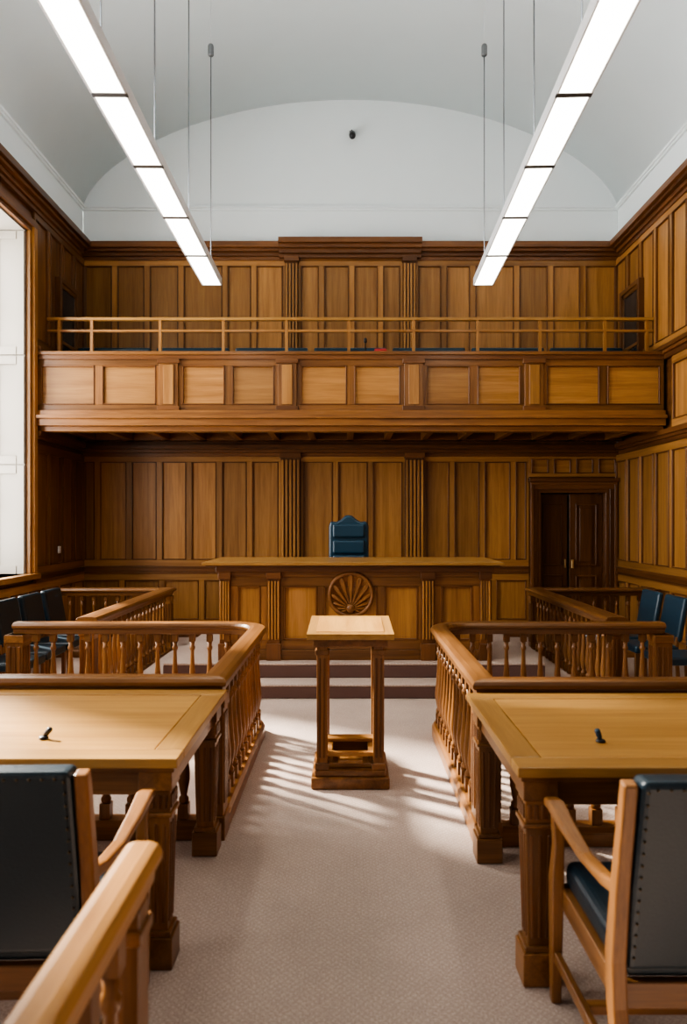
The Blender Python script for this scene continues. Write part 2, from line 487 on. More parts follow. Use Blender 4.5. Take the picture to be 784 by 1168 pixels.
# ---- floor and ceiling
mb = MB(); mb.box(XL, XR, YF, YB, -0.1, 0, "carpet", 0.5); struct("floor", mb, "pale beige patterned carpet", bevel=0)
mb = MB()
n = 64; vs = []; fs = []
xs_ = [(XL + XR) / 2 - (XR - XL) / 2 * math.cos(math.pi * i / n) for i in range(n + 1)]
for dz in (0, 0.15):
    for y in (YF, YB + 0.1):
        for x in xs_:
            vs.append((x, y, vault_z(x) + dz))
m_ = n + 1
for i in range(n):
    fs.append((i, i + 1, m_ + i + 1, m_ + i))
    fs.append((2 * m_ + i, 3 * m_ + i, 3 * m_ + i + 1, 2 * m_ + i + 1))
    fs.append((i, i + 1, 2 * m_ + i + 1, 2 * m_ + i)); fs.append((m_ + i, m_ + i + 1, 3 * m_ + i + 1, 3 * m_ + i))
fs.append((0, m_, 3 * m_, 2 * m_)); fs.append((n, m_ + n, 3 * m_ + n, 2 * m_ + n))
mb.add(vs, fs, "plaster", 0.5, smooth=True)
struct("ceiling", mb, "white plaster barrel vault", bevel=0)

# ------------------------------------------------------------------ balcony
BY = 8.22
bal = thing("balcony", (0.02, 9.0, 2.68), "oak gallery balcony with panelled front and railing", "balcony")
mb = MB()
XA, XB = XL + 0.045, XR - 0.045
mb.box(XA, XB, BY + 0.12, YB - 0.13, 2.82, 2.95, "dark")
for i in range(15):
    x = XA + 0.2 + (XB - XA - 0.4) * i / 14
    mb.box(x - 0.04, x + 0.04, BY + 0.10, YB - 0.14, 2.70, 2.82, "rail")
mb.box(XA, XB, YB - 0.30, YB - 0.13, 2.70, 2.82, "dark")
obj("balcony_floor", mb, bal)
mb = MB()
for z0, z1, w in ((2.66, 2.72, -0.02), (2.72, 2.80, 0.05), (2.80, 2.84, 0.09), (2.84, 2.90, 0.04)):
    mb.box(XA, XB, BY - w - 0.01, BY + 0.14, z0, z1, "rail", 1.0)
mb.box(XA, XB, BY + 0.03, BY + 0.12, 2.90, 3.50, "dark")
mb.box(XA, XB, BY - 0.04, BY + 0.16, 3.55, 3.59, "rail")
mb.box(XA, XB, BY - 0.02, BY + 0.14, 3.50, 3.55, "dark")
TP = lambda u, v, w: (u, BY + 0.03 - w, v)
mb.T = TP
def xpix(px): return (px - 398) * BY / 800
pil = [xpix(p) for p in (193, 328, 472, 609)]
edges = [XA] + pil + [XB]
for i in range(5):
    a, b = edges[i] + (0.11 if i else 0), edges[i + 1] - (0.11 if i < 4 else 0)
    panels(mb, a, b, 2.90, 3.50, 2, mat="rail", stile=0.09, rail=0.07, field="oak")
for p in pil:
    mb.box(p - 0.11, p + 0.11, 2.90, 3.50, 0, 0.06, "rail")
    mb.box(p - 0.06, p + 0.06, 2.97, 3.43, 0.06, 0.075, "oak")
    mb.box(p - 0.13, p + 0.13, 2.90, 2.95, 0, 0.08, "dark"); mb.box(p - 0.13, p + 0.13, 3.45, 3.50, 0, 0.08, "dark")
obj("parapet", mb, bal)
RY = 8.52
mb = MB(); 
mb.box(XA, XB, RY - 0.03, RY + 0.03, 4.04, 4.075, "honey", 0.5); obj("handrail", mb, bal)
mb = MB(); mb.box(XA, XB, RY - 0.018, RY + 0.018, 3.90, 3.93, "oak", 0.7); obj("middle_rail", mb, bal)
mb = MB(); mb.box(XA, XB, RY - 0.2, RY + 0.05, 3.585, 3.61, "rail"); mb.box(XA, XB, BY + 0.1, RY + 0.03, 3.50, 3.585, "dark")
obj("ledge", mb, bal)
mb = MB(); mb.box(-0.018, 0.018, -0.018, 0.018, 0, 0.432, "oak_z", 0.7)
pm = mb.mesh("rail_post")
for i, px in enumerate((68, 105, 183, 255, 327, 398, 472, 545, 616, 690, 738)):
    o = bpy.data.objects.new("rail_post", pm); o.parent = bal
    o.location = Vector(((px - 398) * RY / 800, RY, 3.61)) - Vector(bal["_o"]); link(o)

# upholstered gallery benches
bn = None
for i in range(7):
    cx = XA + 0.55 + i * (XB - XA - 1.1) / 6
    if bn is None:
        bn = thing("upholstered_bench", (cx, 9.1, 2.95), "dark teal leather gallery bench with oak frame", "bench", "gallery benches")
        mb = MB(); mb.box(cx - 0.48, cx + 0.48, 8.88, 9.28, 3.30, 3.40, "leather"); obj("seat", mb, bn, bevel=0.02, seg=2)
        mb = MB(); mb.box(cx - 0.48, cx + 0.48, 9.26, 9.33, 3.38, 3.90, "leather_blue"); obj("backrest", mb, bn, bevel=0.02, seg=2)
        for sx in (-0.42, 0.42):
            for yy in (8.92, 9.24):
                mb = MB(); mb.box(cx + sx - 0.025, cx + sx + 0.025, yy - 0.025, yy + 0.025, 2.951, 3.30, "rail")
                obj("leg", mb, bn)
    else:
        dup(bn, (cx, 9.1, 2.95))

# ------------------------------------------------------------------ balusters / pens
def baluster_mesh(h, name):
    mb = MB()
    mb.box(-0.026, 0.026, -0.026, 0.026, 0, h * 0.12, "rail_z")
    mb.box(-0.022, 0.022, -0.022, 0.022, h * 0.90, h, "rail_z")
    pr = [(0.020, 0.12), (0.026, 0.14), (0.026, 0.16), (0.016, 0.18), (0.020, 0.21), (0.031, 0.30), (0.032, 0.36),
          (0.026, 0.46), (0.019, 0.60), (0.014, 0.74), (0.014, 0.79), (0.022, 0.81), (0.022, 0.835), (0.015, 0.85), (0.019, 0.90)]
    mb.lathe(0, 0, [(r, z * h) for r, z in pr], "rail_z", 12)
    return mb.mesh(name)
HR = [(-0.065, 0), (-0.068, 0.018), (-0.055, 0.036), (-0.025, 0.042), (0.025, 0.042), (0.055, 0.036), (0.068, 0.018), (0.065, 0), (0.045, -0.010),
      (0.038, -0.05), (-0.038, -0.05), (-0.045, -0.010)]
BR = [(-0.055, 0), (-0.055, 0.07), (-0.040, 0.095), (0.040, 0.095), (0.055, 0.07), (0.055, 0)]
BALM = baluster_mesh(0.635, "baluster")

def sample(path, step, skip=0.12):
    out = []
    P = [Vector(p) for p in path]
    L = sum((P[i + 1] - P[i]).length for i in range(len(P) - 1))
    n = max(1, round((L - 2 * skip) / step)); 
    ds = [skip + (L - 2 * skip) * i / n for i in range(n + 1)]
    acc = 0; i = 0
    for d in ds:
        while i < len(P) - 2 and acc + (P[i + 1] - P[i]).length < d:
            acc += (P[i + 1] - P[i]).length; i += 1
        seg = P[i + 1] - P[i]
        q = P[i] + seg * ((d - acc) / seg.length)
        out.append((q.x, q.y, math.atan2(seg.y, seg.x)))
    return out

def newel(root, x, y, a, h=0.77):
    mb = MB()
    mb.box(x - a, x + a, y - a, y + a, 0.0, 0.12, "rail")
    mb.box(x - a * 0.88, x + a * 0.88, y - a * 0.88, y + a * 0.88, 0.12, h, "rail")
    for sx, sy in ((0, -1), (0, 1), (-1, 0), (1, 0)):
        for j in (-1, 0, 1):
            o = j * a * 0.5
            if sx == 0:
                mb.box(x + o - a * 0.16, x + o + a * 0.16, y + sy * a * 0.88 - 0.006, y + sy * a * 0.88 + 0.006, 0.18, h - 0.09, "dark")
            else:
                mb.box(x + sx * a * 0.88 - 0.006, x + sx * a * 0.88 + 0.006, y + o - a * 0.16, y + o + a * 0.16, 0.18, h - 0.09, "dark")
    mb.box(x - a, x + a, y - a, y + a, h - 0.06, h, "rail")
    obj("newel_post", mb, root, origin=(x, y, 0))

def pen(name, runs, posts, label, origin, bands=1.0, top=0.775):
    root = thing(name, origin, label, "railing", "courtroom railings")
    full = runs["path"]
    mb = MB(); mb.sweep(full, [(o * bands, z) for o, z in HR], "rail", z=top + 0.003); obj("handrail", mb, root, bevel=0.004, seg=2)
    mb = MB(); mb.sweep(full, BR, "rail", z=0.001); obj("bottom_rail", mb, root)
    for x, y, a in posts: newel(root, x, y, a, top - 0.05)
    for seg, skip in runs["segs"]:
        for x, y, ang in sample(seg, 0.135, skip):
            o = bpy.data.objects.new("baluster", BALM); o.parent = root
            o.location = Vector((x, y, 0.095)) - Vector(root["_o"]); o.rotation_euler = (0, 0, ang); link(o)
    return root

def arc(cx, cy, r, a0, a1, n=10):
    return [(cx + r * math.cos(math.radians(a0 + (a1 - a0) * i / n)), cy + r * math.sin(math.radians(a0 + (a1 - a0) * i / n))) for i in range(n + 1)]

def front_pen(s, xi, xo, yf, yb, label):
    r = 0.26
    a = arc(xi + r, yb - r, r, 90, 180)
    A = [(s * x, y) for x, y in a]
    path = [(s * xo, yb)] + A + [(s * xi, yf), (s * 2.45, yf)]
    far = [(s * xo, yb)] + A + [(s * xi, yf)]
    pen("balustrade", {"path": path, "segs": [(far, 0.16), ([(s * xi, yf), (s * 2.45, yf)], 0.16)]},
        [(s * (xo - 0.02), yb, 0.075), (s * (xi + 0.012), yf + 0.012, 0.07)], label, (s * 1.5, (yf + yb) / 2, 0))
front_pen(1, 0.675, 2.45, 3.50, 5.47, "oak balustrade enclosure with rounded corner beside counsel table")
front_pen(-1, 0.68, 2.60, 3.57, 5.47, "oak balustrade enclosure with rounded corner by the windows")
for s in (1, -1):
    xa = 2.2 if s > 0 else 2.15
    path = [(s * xa, 5.75), (s * xa, 8.3), (s * 3.60, 8.3)]
    pen("balustrade", {"path": path, "segs": [(path[:2], 0.16), (path[1:], 0.16)]},
        [(s * xa, 5.80, 0.065), (s * xa, 8.3, 0.065)], "oak jury box balustrade with wide capping", (s * 2.9, 7.0, 0), bands=1.35, top=0.775)

# ------------------------------------------------------------------ dais
dx0, dx1 = -1.75, 1.85
da = thing("dais", (0.05, 7.4, 0), "two-step carpeted dais under the bench", "platform")
mb = MB()
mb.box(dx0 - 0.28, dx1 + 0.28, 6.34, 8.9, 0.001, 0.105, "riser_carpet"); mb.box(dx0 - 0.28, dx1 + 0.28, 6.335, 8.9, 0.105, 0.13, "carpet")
obj("lower_step", mb, da, bevel=0.008)
mb = MB()
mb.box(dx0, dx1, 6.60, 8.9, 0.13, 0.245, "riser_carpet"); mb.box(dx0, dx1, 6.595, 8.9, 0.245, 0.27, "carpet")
obj("upper_step", mb, da, bevel=0.008)

# ------------------------------------------------------------------ judge's bench
bx0, bx1, by, bz0, bz1 = -1.24, 1.36, 6.78, 0.271, 1.17
be = thing("judge_bench", (0.06, 7.1, bz0), "long oak judge's bench with carved shell medallion", "desk")
mb = MB(lambda u, v, w: (u, by - w, v))
mb.box(bx0, bx1, bz0, bz1, -0.06, 0, "dark")
pils = [(bx0, bx0 + 0.10), (-0.78, -0.66), (0.70, 0.82), (bx1 - 0.10, bx1)]
panels(mb, bx0 + 0.10, -0.78, bz0 + 0.10, bz1 - 0.10, 1, mat="rail", stile=0.14)
panels(mb, -0.66, 0.70, bz0 + 0.10, bz1 - 0.10, 3, mat="rail", stile=0.07, cuts=[-0.66, -0.27, 0.31, 0.70])
panels(mb, 0.82, bx1 - 0.10, bz0 + 0.10, bz1 - 0.10, 1, mat="rail", stile=0.14)
mb.box(bx0, bx1, bz0, bz0 + 0.10, 0, 0.05, "rail"); mb.box(bx0, bx1, bz1 - 0.10, bz1 - 0.05, 0, 0.045, "rail")
mb.box(bx0 - 0.03, bx1 + 0.03, bz1 - 0.05, bz1, 0, 0.09, "dark")
mb.T = None
mb.box(bx0, bx0 + 0.05, by, by + 0.80, bz0, bz1, "rail"); mb.box(bx1 - 0.05, bx1, by, by + 0.80, bz0, bz1, "rail")
obj("body", mb, be)
for a, b in pils:
    mb = MB(lambda u, v, w: (u, by - w, v))
    mb.box(a, b, bz0 + 0.10, bz1 - 0.05, 0, 0.055, "dark")
    n = 4
    for i in range(n):
        c = a + (b - a) * (i + 0.5) / n
        mb.box(c - 0.008, c + 0.008, bz0 + 0.20, bz1 - 0.14, 0.055, 0.072, "oak")
    mb.box(a - 0.01, b + 0.01, bz0, bz0 + 0.16, 0, 0.08, "dark"); mb.box(a - 0.01, b + 0.01, bz1 - 0.12, bz1 - 0.05, 0, 0.08, "dark")
    obj("pilaster", mb, be, origin=((a + b) / 2, by, bz0))
mb = MB()
mb.box(bx0 - 0.15, bx1 + 0.11, by - 0.16, by + 0.84, bz1 + 0.015, bz1 + 0.045, "honey")
mb.box(bx0 - 0.12, bx1 + 0.08, by - 0.13, by + 0.82, bz1, bz1 + 0.015, "dark")
obj("desk_top", mb, be, bevel=0.006, seg=2)
# carved medallion
mb = MB()
mc = Vector((0.02, by - 0.035, 0.90)); R = 0.215
Mx = Matrix.Translation(mc) @ Matrix.Rotation(math.radians(90), 4, 'X')
mb.lathe(0, 0, [(R, 0), (R + 0.01, 0.02), (R - 0.005, 0.032), (R - 0.02, 0.03), (R - 0.028, 0.015), (R - 0.03, 0.004)], "rail_x", 40, M=Mx)
base = Vector((0, -R * 0.62))
for i in range(13):
    a = math.radians(-18 + 216 * i / 12)
    d = Vector((math.cos(a), math.sin(a)))
    bq = base.dot(d); Ri = R - 0.03
    ln = -bq + math.sqrt(max(0, bq * bq - base.dot(base) + Ri * Ri))
    vs = []; K = 8
    for k in range(K + 1):
        t = k / K
        w = 0.004 + 0.030 * (t ** 0.8) * (ln / (1.6 * R)) * (1 if k < K else 0.4)
        hgt = 0.012 + 0.014 * math.sin(math.pi * min(1, t)) 
        p = base + d * (ln * (0.12 + 0.88 * t)); nn = Vector((-d.y, d.x))
        for q, hh in ((-w, 0), (-w * 0.55, hgt), (w * 0.55, hgt), (w, 0)):
            pp = p + nn * q
            vs.append((mc.x + pp.x, mc.y - 0.004 - hh, mc.z + pp.y))
    fs = []
    for k in range(K):
        for j in range(3):
            fs.append((4 * k + j, 4 * k + j + 1, 4 * k + 5 + j, 4 * k + 4 + j))
    fs += [(0, 1, 2, 3), tuple(4 * K + j for j in range(4))]
    mb.add(vs, fs, "rail_z", 0.8, smooth=False)
mb.lathe(0, 0, [(0.045, 0.0), (0.045, 0.02), (0.03, 0.035), (0.005, 0.04)], "rail_x", 16, M=Matrix.Translation(mc + Vector((0, 0, base.y))) @ Matrix.Rotation(math.radians(90), 4, 'X'))
obj("shell_medallion", mb, be, origin=tuple(mc), bevel=0)

# judge chair
jc = thing("judge_chair", (0.0, 8.05, 0.271), "high-backed dark blue leather judge's chair", "chair")
o = Vector(jc["_o"])
mb = MB()
hw = 0.235
pts = [(-hw + 0.03, 0.50), (-hw, 0.62), (-hw, 1.32), (-hw + 0.02, 1.385), (-hw + 0.09, 1.375), (-0.09, 1.405), (-0.04, 1.45), (0, 1.458), (0.04, 1.45), (0.09, 1.405),
       (hw - 0.09, 1.375), (hw - 0.02, 1.385), (hw, 1.32), (hw, 0.62), (hw - 0.03, 0.50)]
mb.prism([(p[0] + o.x, p[1] + o.z - 0.05) for p in pts], o.y + 0.22, o.y + 0.32, "leather_blue")
obj("backrest", mb, jc, bevel=0.03, seg=4)
mb = MB()
mb.box(-0.19, 0.19, o.y + 0.18, o.y + 0.24, o.z + 1.14, o.z + 1.30, "leather_blue")
for k in range(3):
    mb.box(-0.19, 0.19, o.y + 0.18, o.y + 0.24, o.z + 0.60 + 0.175 * k, o.z + 0.76 + 0.175 * k, "leather_blue")
obj("back_cushion", mb, jc, bevel=0.025, seg=4)
mb = MB(); mb.box(-0.25, 0.25, o.y - 0.26, o.y + 0.24, o.z + 0.42, o.z + 0.54, "leather_blue"); obj("seat", mb, jc, bevel=0.03, seg=3)
for sx in (-1, 1):
    mb = MB()
    mb.bar([(sx * 0.28, o.y + 0.22, o.z + 0.74), (sx * 0.29, o.y, o.z + 0.75), (sx * 0.29, o.y - 0.2, o.z + 0.73)], (0.07, 0.05), "leather_blue")
    mb.bar([(sx * 0.28, o.y - 0.05, o.z + 0.46), (sx * 0.29, o.y - 0.05, o.z + 0.73)], (0.03, 0.05), "rail_z")
    obj("armrest", mb, jc, bevel=0.01)
mb = MB(); mb.lathe(0.0, o.y, [(0.03, o.z + 0.10), (0.03, o.z + 0.42)], "steel", 12)
for k in range(5):
    a = k * 2 * math.pi / 5 + 0.3
    mb.bar([(0, o.y, o.z + 0.10), (0.28 * math.cos(a), o.y + 0.28 * math.sin(a), o.z + 0.06)], (0.04, 0.03), "steel", side=(-math.sin(a), math.cos(a), 0))
    mb.lathe(0.28 * math.cos(a), o.y + 0.28 * math.sin(a), [(0.02, o.z + 0.001), (0.025, o.z + 0.02), (0.02, o.z + 0.05)], "black_plastic", 10)
obj("swivel_base", mb, jc, bevel=0)

# ------------------------------------------------------------------ lectern
lx, ly = 0.010, 4.18
le = thing("lectern", (lx, ly + 0.24, 0), "open oak lectern with flat top and plinth", "lectern")
hw = 0.235
mb = MB()
mb.box(lx - hw, lx + hw, ly, ly + 0.50, 0.001, 0.07, "rail", 0.6); mb.box(lx - hw + 0.02, lx + hw - 0.02, ly + 0.02, ly + 0.48, 0.07, 0.11, "rail", 0.3)
obj("plinth", mb, le, bevel=0.008, seg=2)
mb = MB()
for q in ((lx - 0.14, lx - 0.11), (lx + 0.11, lx + 0.14)):
    mb.box(q[0], q[1], ly + 0.08, ly + 0.36, 0.11, 0.20, "oak")
mb.box(lx - 0.14, lx + 0.14, ly + 0.34, ly + 0.37, 0.11, 0.20, "oak")
mb.box(lx - 0.15, lx + 0.15, ly + 0.06, ly + 0.10, 0.18, 0.205, "oak"); mb.box(lx - 0.15, lx + 0.15, ly + 0.28, ly + 0.38, 0.20, 0.22, "oak")
mb.box(lx - 0.14, lx + 0.14, ly + 0.065, ly + 0.08, 0.11, 0.14, "oak")
mb.box(lx - 0.075, lx + 0.075, ly + 0.05, ly + 0.20, 0.14, 0.16, "oak")
obj("foot_box", mb, le)
for sx in (-1, 1):
    for yy in (ly + 0.065, ly + 0.435):
        mb = MB()
        c = lx + sx * (hw - 0.065)
        mb.box(c - 0.033, c + 0.033, yy - 0.033, yy + 0.033, 0.11, 0.88, "rail", 1.0)
        mb.box(c - 0.042, c + 0.042, yy - 0.042, yy + 0.042, 0.11, 0.15, "rail"); mb.box(c - 0.042, c + 0.042, yy - 0.042, yy + 0.042, 0.80, 0.83, "rail")
        for j in (-1, 1):
            mb.box(c + j * 0.014 - 0.006, c + j * 0.014 + 0.006, yy - 0.037, yy - 0.030, 0.18, 0.78, "dark")
        obj("post", mb, le, origin=(c, yy, 0.11))
mb = MB()
def slope(x, y, z): return (x, y, z + (y - ly) * 0.05)
mb.T = slope
mb.box(lx - hw + 0.01, lx + hw - 0.01, ly + 0.02, ly + 0.50, 0.85, 0.90, "rail")
mb.box(lx - hw - 0.025, lx + hw + 0.025, ly - 0.03, ly + 0.57, 0.90, 0.935, "honey")
mb.box(lx - hw + 0.03, lx + hw - 0.03, ly + 0.03, ly + 0.51, 0.935, 0.938, "honey")
obj("lectern_top", mb, le, bevel=0.006, seg=2)

# ------------------------------------------------------------------ counsel tables
def table(x0, x1, y0, y1, label):
    cx, cy = (x0 + x1) / 2, (y0 + y1) / 2
    t = thing("counsel_table", (cx, cy, 0), label, "table", "counsel tables")
    mb = MB(); zt = 0.765
    b = 0.11
    mb.box(x0 + b, x1 - b, y0 + b, y1 - b, zt - 0.036, zt - 0.002, "honey", 0.55)
    mb.box(x0, x1, y0, y0 + b - 0.004, zt - 0.036, zt, "honey", 0.25); mb.box(x0, x1, y1 - b + 0.004, y1, zt - 0.036, zt, "honey", 0.25)
    mb.box(x0, x0 + b - 0.004, y0 + b - 0.003, y1 - b + 0.003, zt - 0.036, zt, "honey", 0.15)
    mb.box(x1 - b + 0.004, x1, y0 + b - 0.003, y1 - b + 0.003, zt - 0.036, zt, "honey", 0.15)
    mb.box(x0 + 0.015, x1 - 0.015, y0 + 0.015, y1 - 0.015, zt - 0.055, zt - 0.036, "rail", 0.5)
    obj("table_top", mb, t, bevel=0.004, seg=2)
    mb = MB()
    i = 0.045
    mb.box(x0 + i, x1 - i, y0 + i, y0 + i + 0.03, zt - 0.145, zt - 0.055, "rail"); mb.box(x0 + i, x1 - i, y1 - i - 0.03, y1 - i, zt - 0.145, zt - 0.055, "rail")
    mb.box(x0 + i, x0 + i + 0.03, y0 + i, y1 - i, zt - 0.145, zt - 0.055, "rail"); mb.box(x1 - i - 0.03, x1 - i, y0 + i, y1 - i, zt - 0.145, zt - 0.055, "rail")
    obj("apron", mb, t)
    for lx_ in (x0 + 0.085, x1 - 0.085):
        for ly_ in (y0 + 0.085, y1 - 0.085):
            mb = MB(); h = 0.71
            a = 0.060
            mb.box(lx_ - a, lx_ + a, ly_ - a, ly_ + a, h - 0.07, h, "rail")
            mb.box(lx_ - a + 0.008, lx_ + a - 0.008, ly_ - a + 0.008, ly_ + a - 0.008, h - 0.15, h - 0.07, "rail")
            for j in range(4):   # carved dentils on the capital
                q = -a + 0.015 + j * 0.024
                for sy in (-1, 1):
                    mb.box(lx_ + q, lx_ + q + 0.014, ly_ + sy * (a - 0.008) - 0.006, ly_ + sy * (a - 0.008) + 0.006, h - 0.135, h - 0.085, "dark")
                    mb.box(lx_ + sy * (a - 0.008) - 0.006, lx_ + sy * (a - 0.008) + 0.006, ly_ + q, ly_ + q + 0.014, h - 0.135, h - 0.085, "dark")
            mb.box(lx_ - a, lx_ + a, ly_ - a, ly_ + a, h - 0.165, h - 0.15, "rail")
            mb.frustum(lx_, ly_, 0.13, h - 0.165, 0.040, 0.040, 0.050, 0.050, "rail_z")
            for j in (-1, 0, 1):
                for sy in (-1, 1):
                    mb.bar([(lx_ + j * 0.025, ly_ + sy * 0.041, 0.16), (lx_ + j * 0.031, ly_ + sy * 0.050, h - 0.19)], (0.012, 0.008), "dark_z")
                    mb.bar([(lx_ + sy * 0.041, ly_ + j * 0.025, 0.16), (lx_ + sy * 0.050, ly_ + j * 0.031, h - 0.19)], (0.008, 0.012), "dark_z")
            mb.box(lx_ - 0.052, lx_ + 0.052, ly_ - 0.052, ly_ + 0.052, 0.115, 0.135, "rail")
            mb.box(lx_ - 0.060, lx_ + 0.060, ly_ - 0.060, ly_ + 0.060, 0.001, 0.115, "rail")
            obj("leg", mb, t, origin=(lx_, ly_, 0))
    return t
table(0.575, 2.30, 2.38, 3.42, "honey oak counsel table with fluted square legs")
table(-2.30, -0.605, 2.47, 3.49, "honey oak counsel table with bordered top")

def mic(x, y, z, tilt, col, lab):
    t = thing("microphone", (x, y, z), lab, "microphone")
    mb = MB(); mb.lathe(x, y, [(0.018, z), (0.018, z + 0.006), (0.012, z + 0.010)], "black_plastic", 16); obj("base", mb, t, bevel=0)
    mb = MB()
    M = Matrix.Translation((x, y, z + 0.006)) @ Matrix.Rotation(math.radians(tilt), 4, 'Y')
    mb.lathe(0, 0, [(0.007, 0), (0.007, 0.008), (0.010, 0.012), (0.011, 0.038), (0.007, 0.044)], col, 12, M=M)
    obj("head", mb, t, bevel=0)
mic(-1.175, 2.70, 0.766, 40, "black_plastic", "small black microphone standing on the counsel table")
mic(0.955, 2.66, 0.766, -18, "leather_blue", "small dark blue capsule on the counsel table")

# ------------------------------------------------------------------ armchairs
def armchair(loc, rot, label):
    c = thing("armchair", (0, 0, 0), label, "chair", "counsel armchairs")
    W = 0.285
    mb = MB(); mb.box(-W + 0.02, W - 0.02, -0.22, 0.27, 0.385, 0.475, "leather"); obj("seat", mb, c, bevel=0.03, seg=4)
    mb = MB(); mb.box(-W + 0.015, W - 0.015, 0.24, 0.275, 0.32, 0.39, "rail"); mb.box(-W + 0.015, W - 0.015, -0.235, -0.205, 0.32, 0.39, "rail")
    for s in (-1, 1): mb.box(s * (W - 0.02) - 0.016, s * (W - 0.02) + 0.016, -0.22, 0.26, 0.32, 0.39, "rail")
    obj("seat_rail", mb, c)
    mb = MB()
    def rk(x, y, z): return (x, y - (z - 0.47) * 0.20 - 0.225, z)
    mb.T = rk
    mb.box(-W + 0.022, W - 0.022, -0.035, 0.04, 0.43, 0.96, "leather")
    obj("backrest", mb, c, bevel=0.018, seg=3)
    mb = MB(); mb.lathe(0, 0, [(0.0042, 0), (0.0034, 0.003), (0.001, 0.004)], "bronze", 6, M=Matrix.Rotation(math.radians(90), 4, 'X'))
    nm = mb.mesh("nailhead")
    pos = [rk(s * (W - 0.038), -0.0355, 0.47 + k * 0.033) for k in range(15) for s in (-1, 1)]
    pos += [rk(-W + 0.06 + k * (2 * W - 0.12) / 14, -0.0355, 0.94) for k in range(15)]
    for p in pos:
        o = bpy.data.objects.new("nailhead", nm); o.parent = c; o.location = p; link(o)
    for s in (-1, 1):
        mb = MB()
        x = s * W
        mb.bar([(x, -0.34, 0.001), (x, -0.285, 0.18), (x, -0.245, 0.34), (x, -0.235, 0.46), (x, -0.27, 0.68), (x, -0.325, 0.95)],
               [(0.036, 0.042), (0.038, 0.048), (0.040, 0.056), (0.040, 0.058), (0.038, 0.046), (0.036, 0.036)], "rail_z", tint=0.9)
        obj("back_leg", mb, c, bevel=0.006, seg=2)
        mb = MB()
        xf = s * (W + 0.01)
        mb.bar([(xf, 0.265, 0.001), (xf, 0.26, 0.30), (xf, 0.255, 0.42), (xf, 0.235, 0.54), (s * (W + 0.015), 0.235, 0.645)],
               [(0.032, 0.034), (0.040, 0.044), (0.042, 0.046), (0.034, 0.036), (0.034, 0.040)], "rail_z")
        obj("front_leg", mb, c, bevel=0.006, seg=2)
        mb = MB()
        mb.bar([(x, -0.27, 0.655), (s * (W + 0.005), -0.18, 0.635), (s * (W + 0.015), -0.05, 0.632), (s * (W + 0.022), 0.10, 0.655), (s * (W + 0.022), 0.22, 0.672), (s * (W + 0.02), 0.285, 0.660)],
               [(0.034, 0.040), (0.036, 0.032), (0.040, 0.026), (0.050, 0.028), (0.056, 0.032), (0.048, 0.030)], "rail_y", tint=1.0)
        obj("armrest", mb, c, bevel=0.008, seg=2)
        mb = MB()
        mb.bar([(x, -0.27, 0.16), (xf, 0.25, 0.16)], (0.022, 0.036), "rail_y")
        obj("stretcher", mb, c)
    mb = MB(); mb.box(-W, W, -0.01, 0.02, 0.145, 0.175, "rail"); obj("stretcher", mb, c)
    c.location = loc; c.rotation_euler = (0, 0, rot)
    return c
ch = armchair((0.985, 2.075, 0), math.radians(0), "oak armchair with dark blue leather and brass nailheads")
dup(ch, (-0.99, 2.14, 0), math.radians(2), "oak armchair with dark leather back facing the table")

# jury chairs
locs = [(-2.78, 5.78, 0), (-2.80, 6.26, 0), (-2.80, 6.74, 0), (-2.80, 7.22, 0), (2.80, 6.02, 0), (2.80, 6.56, 0), (2.80, 7.08, 0)]
def jury_chair(mat, rot, lab):
    c = thing("jury_chair", (0, 0, 0), lab, "chair", "jury chairs")
    mb = MB(); mb.box(-0.20, 0.20, -0.20, 0.20, 0.40, 0.47, mat); obj("seat", mb, c, bevel=0.02, seg=3)
    mb = MB(); mb.T = lambda x, y, z: (x, y - (z - 0.47) * 0.18, z)
    mb.box(-0.20, 0.20, -0.225, -0.165, 0.50, 0.905, mat); obj("backrest", mb, c, bevel=0.025, seg=3)
    for sx in (-1, 1):
        mb = MB(); mb.bar([(sx * 0.18, -0.21, 0.001), (sx * 0.18, -0.18, 0.40), (sx * 0.18, -0.19, 0.55)], (0.03, 0.03), "rail_z"); obj("leg", mb, c)
        mb = MB(); mb.bar([(sx * 0.18, 0.18, 0.001), (sx * 0.18, 0.18, 0.40)], (0.03, 0.03), "rail_z"); obj("leg", mb, c)
    return c
j1 = jury_chair("leather", 0, "near-black leather jury chair by the window wall"); j2 = jury_chair("leather_blue", 0, "leather upholstered jury chair, blue brightened for window light, behind the balustrade")  # right-hand row has brighter leather, window light put into its colour
j1.location = locs[0]; j1.rotation_euler = (0, 0, math.radians(-90))
j2.location = locs[4]; j2.rotation_euler = (0, 0, math.radians(90))
for l in locs[1:4]: dup(j1, l, math.radians(-90))
for l in locs[5:]: dup(j2, l, math.radians(90))

# ------------------------------------------------------------------ near rail
nr = thing("balustrade", (-0.44, 1.0, 0), "oak public gallery balustrade with rounded handrail in lit golden tone", "railing", "courtroom railings")
mb = MB(); pth = [(-0.45, 0.45), (-0.45, 1.54)]
mb.sweep(pth, [(o * 0.64, z) for o, z in HR], "oak", z=0.86); obj("handrail", mb, nr, bevel=0.008, seg=3)  # lighter wood than the posts: lit top put into the colour
mb = MB(); mb.sweep(pth, BR, "rail", z=0.001); obj("bottom_rail", mb, nr)
mb = MB(); mb.box(-0.492, -0.425, 1.42, 1.49, 0.0, 0.81, "rail"); mb.box(-0.502, -0.415, 1.41, 1.50, 0.001, 0.14, "rail"); mb.box(-0.499, -0.418, 1.412, 1.498, 0.74, 0.77, "rail")
obj("newel_post", mb, nr)
BM2 = baluster_mesh(0.715, "baluster")
for k in range(7):
    o_ = bpy.data.objects.new("baluster", BM2); o_.parent = nr
    o_.location = Vector((-0.455, 0.50 + k * 0.14, 0.096)) - Vector(nr["_o"]); link(o_)

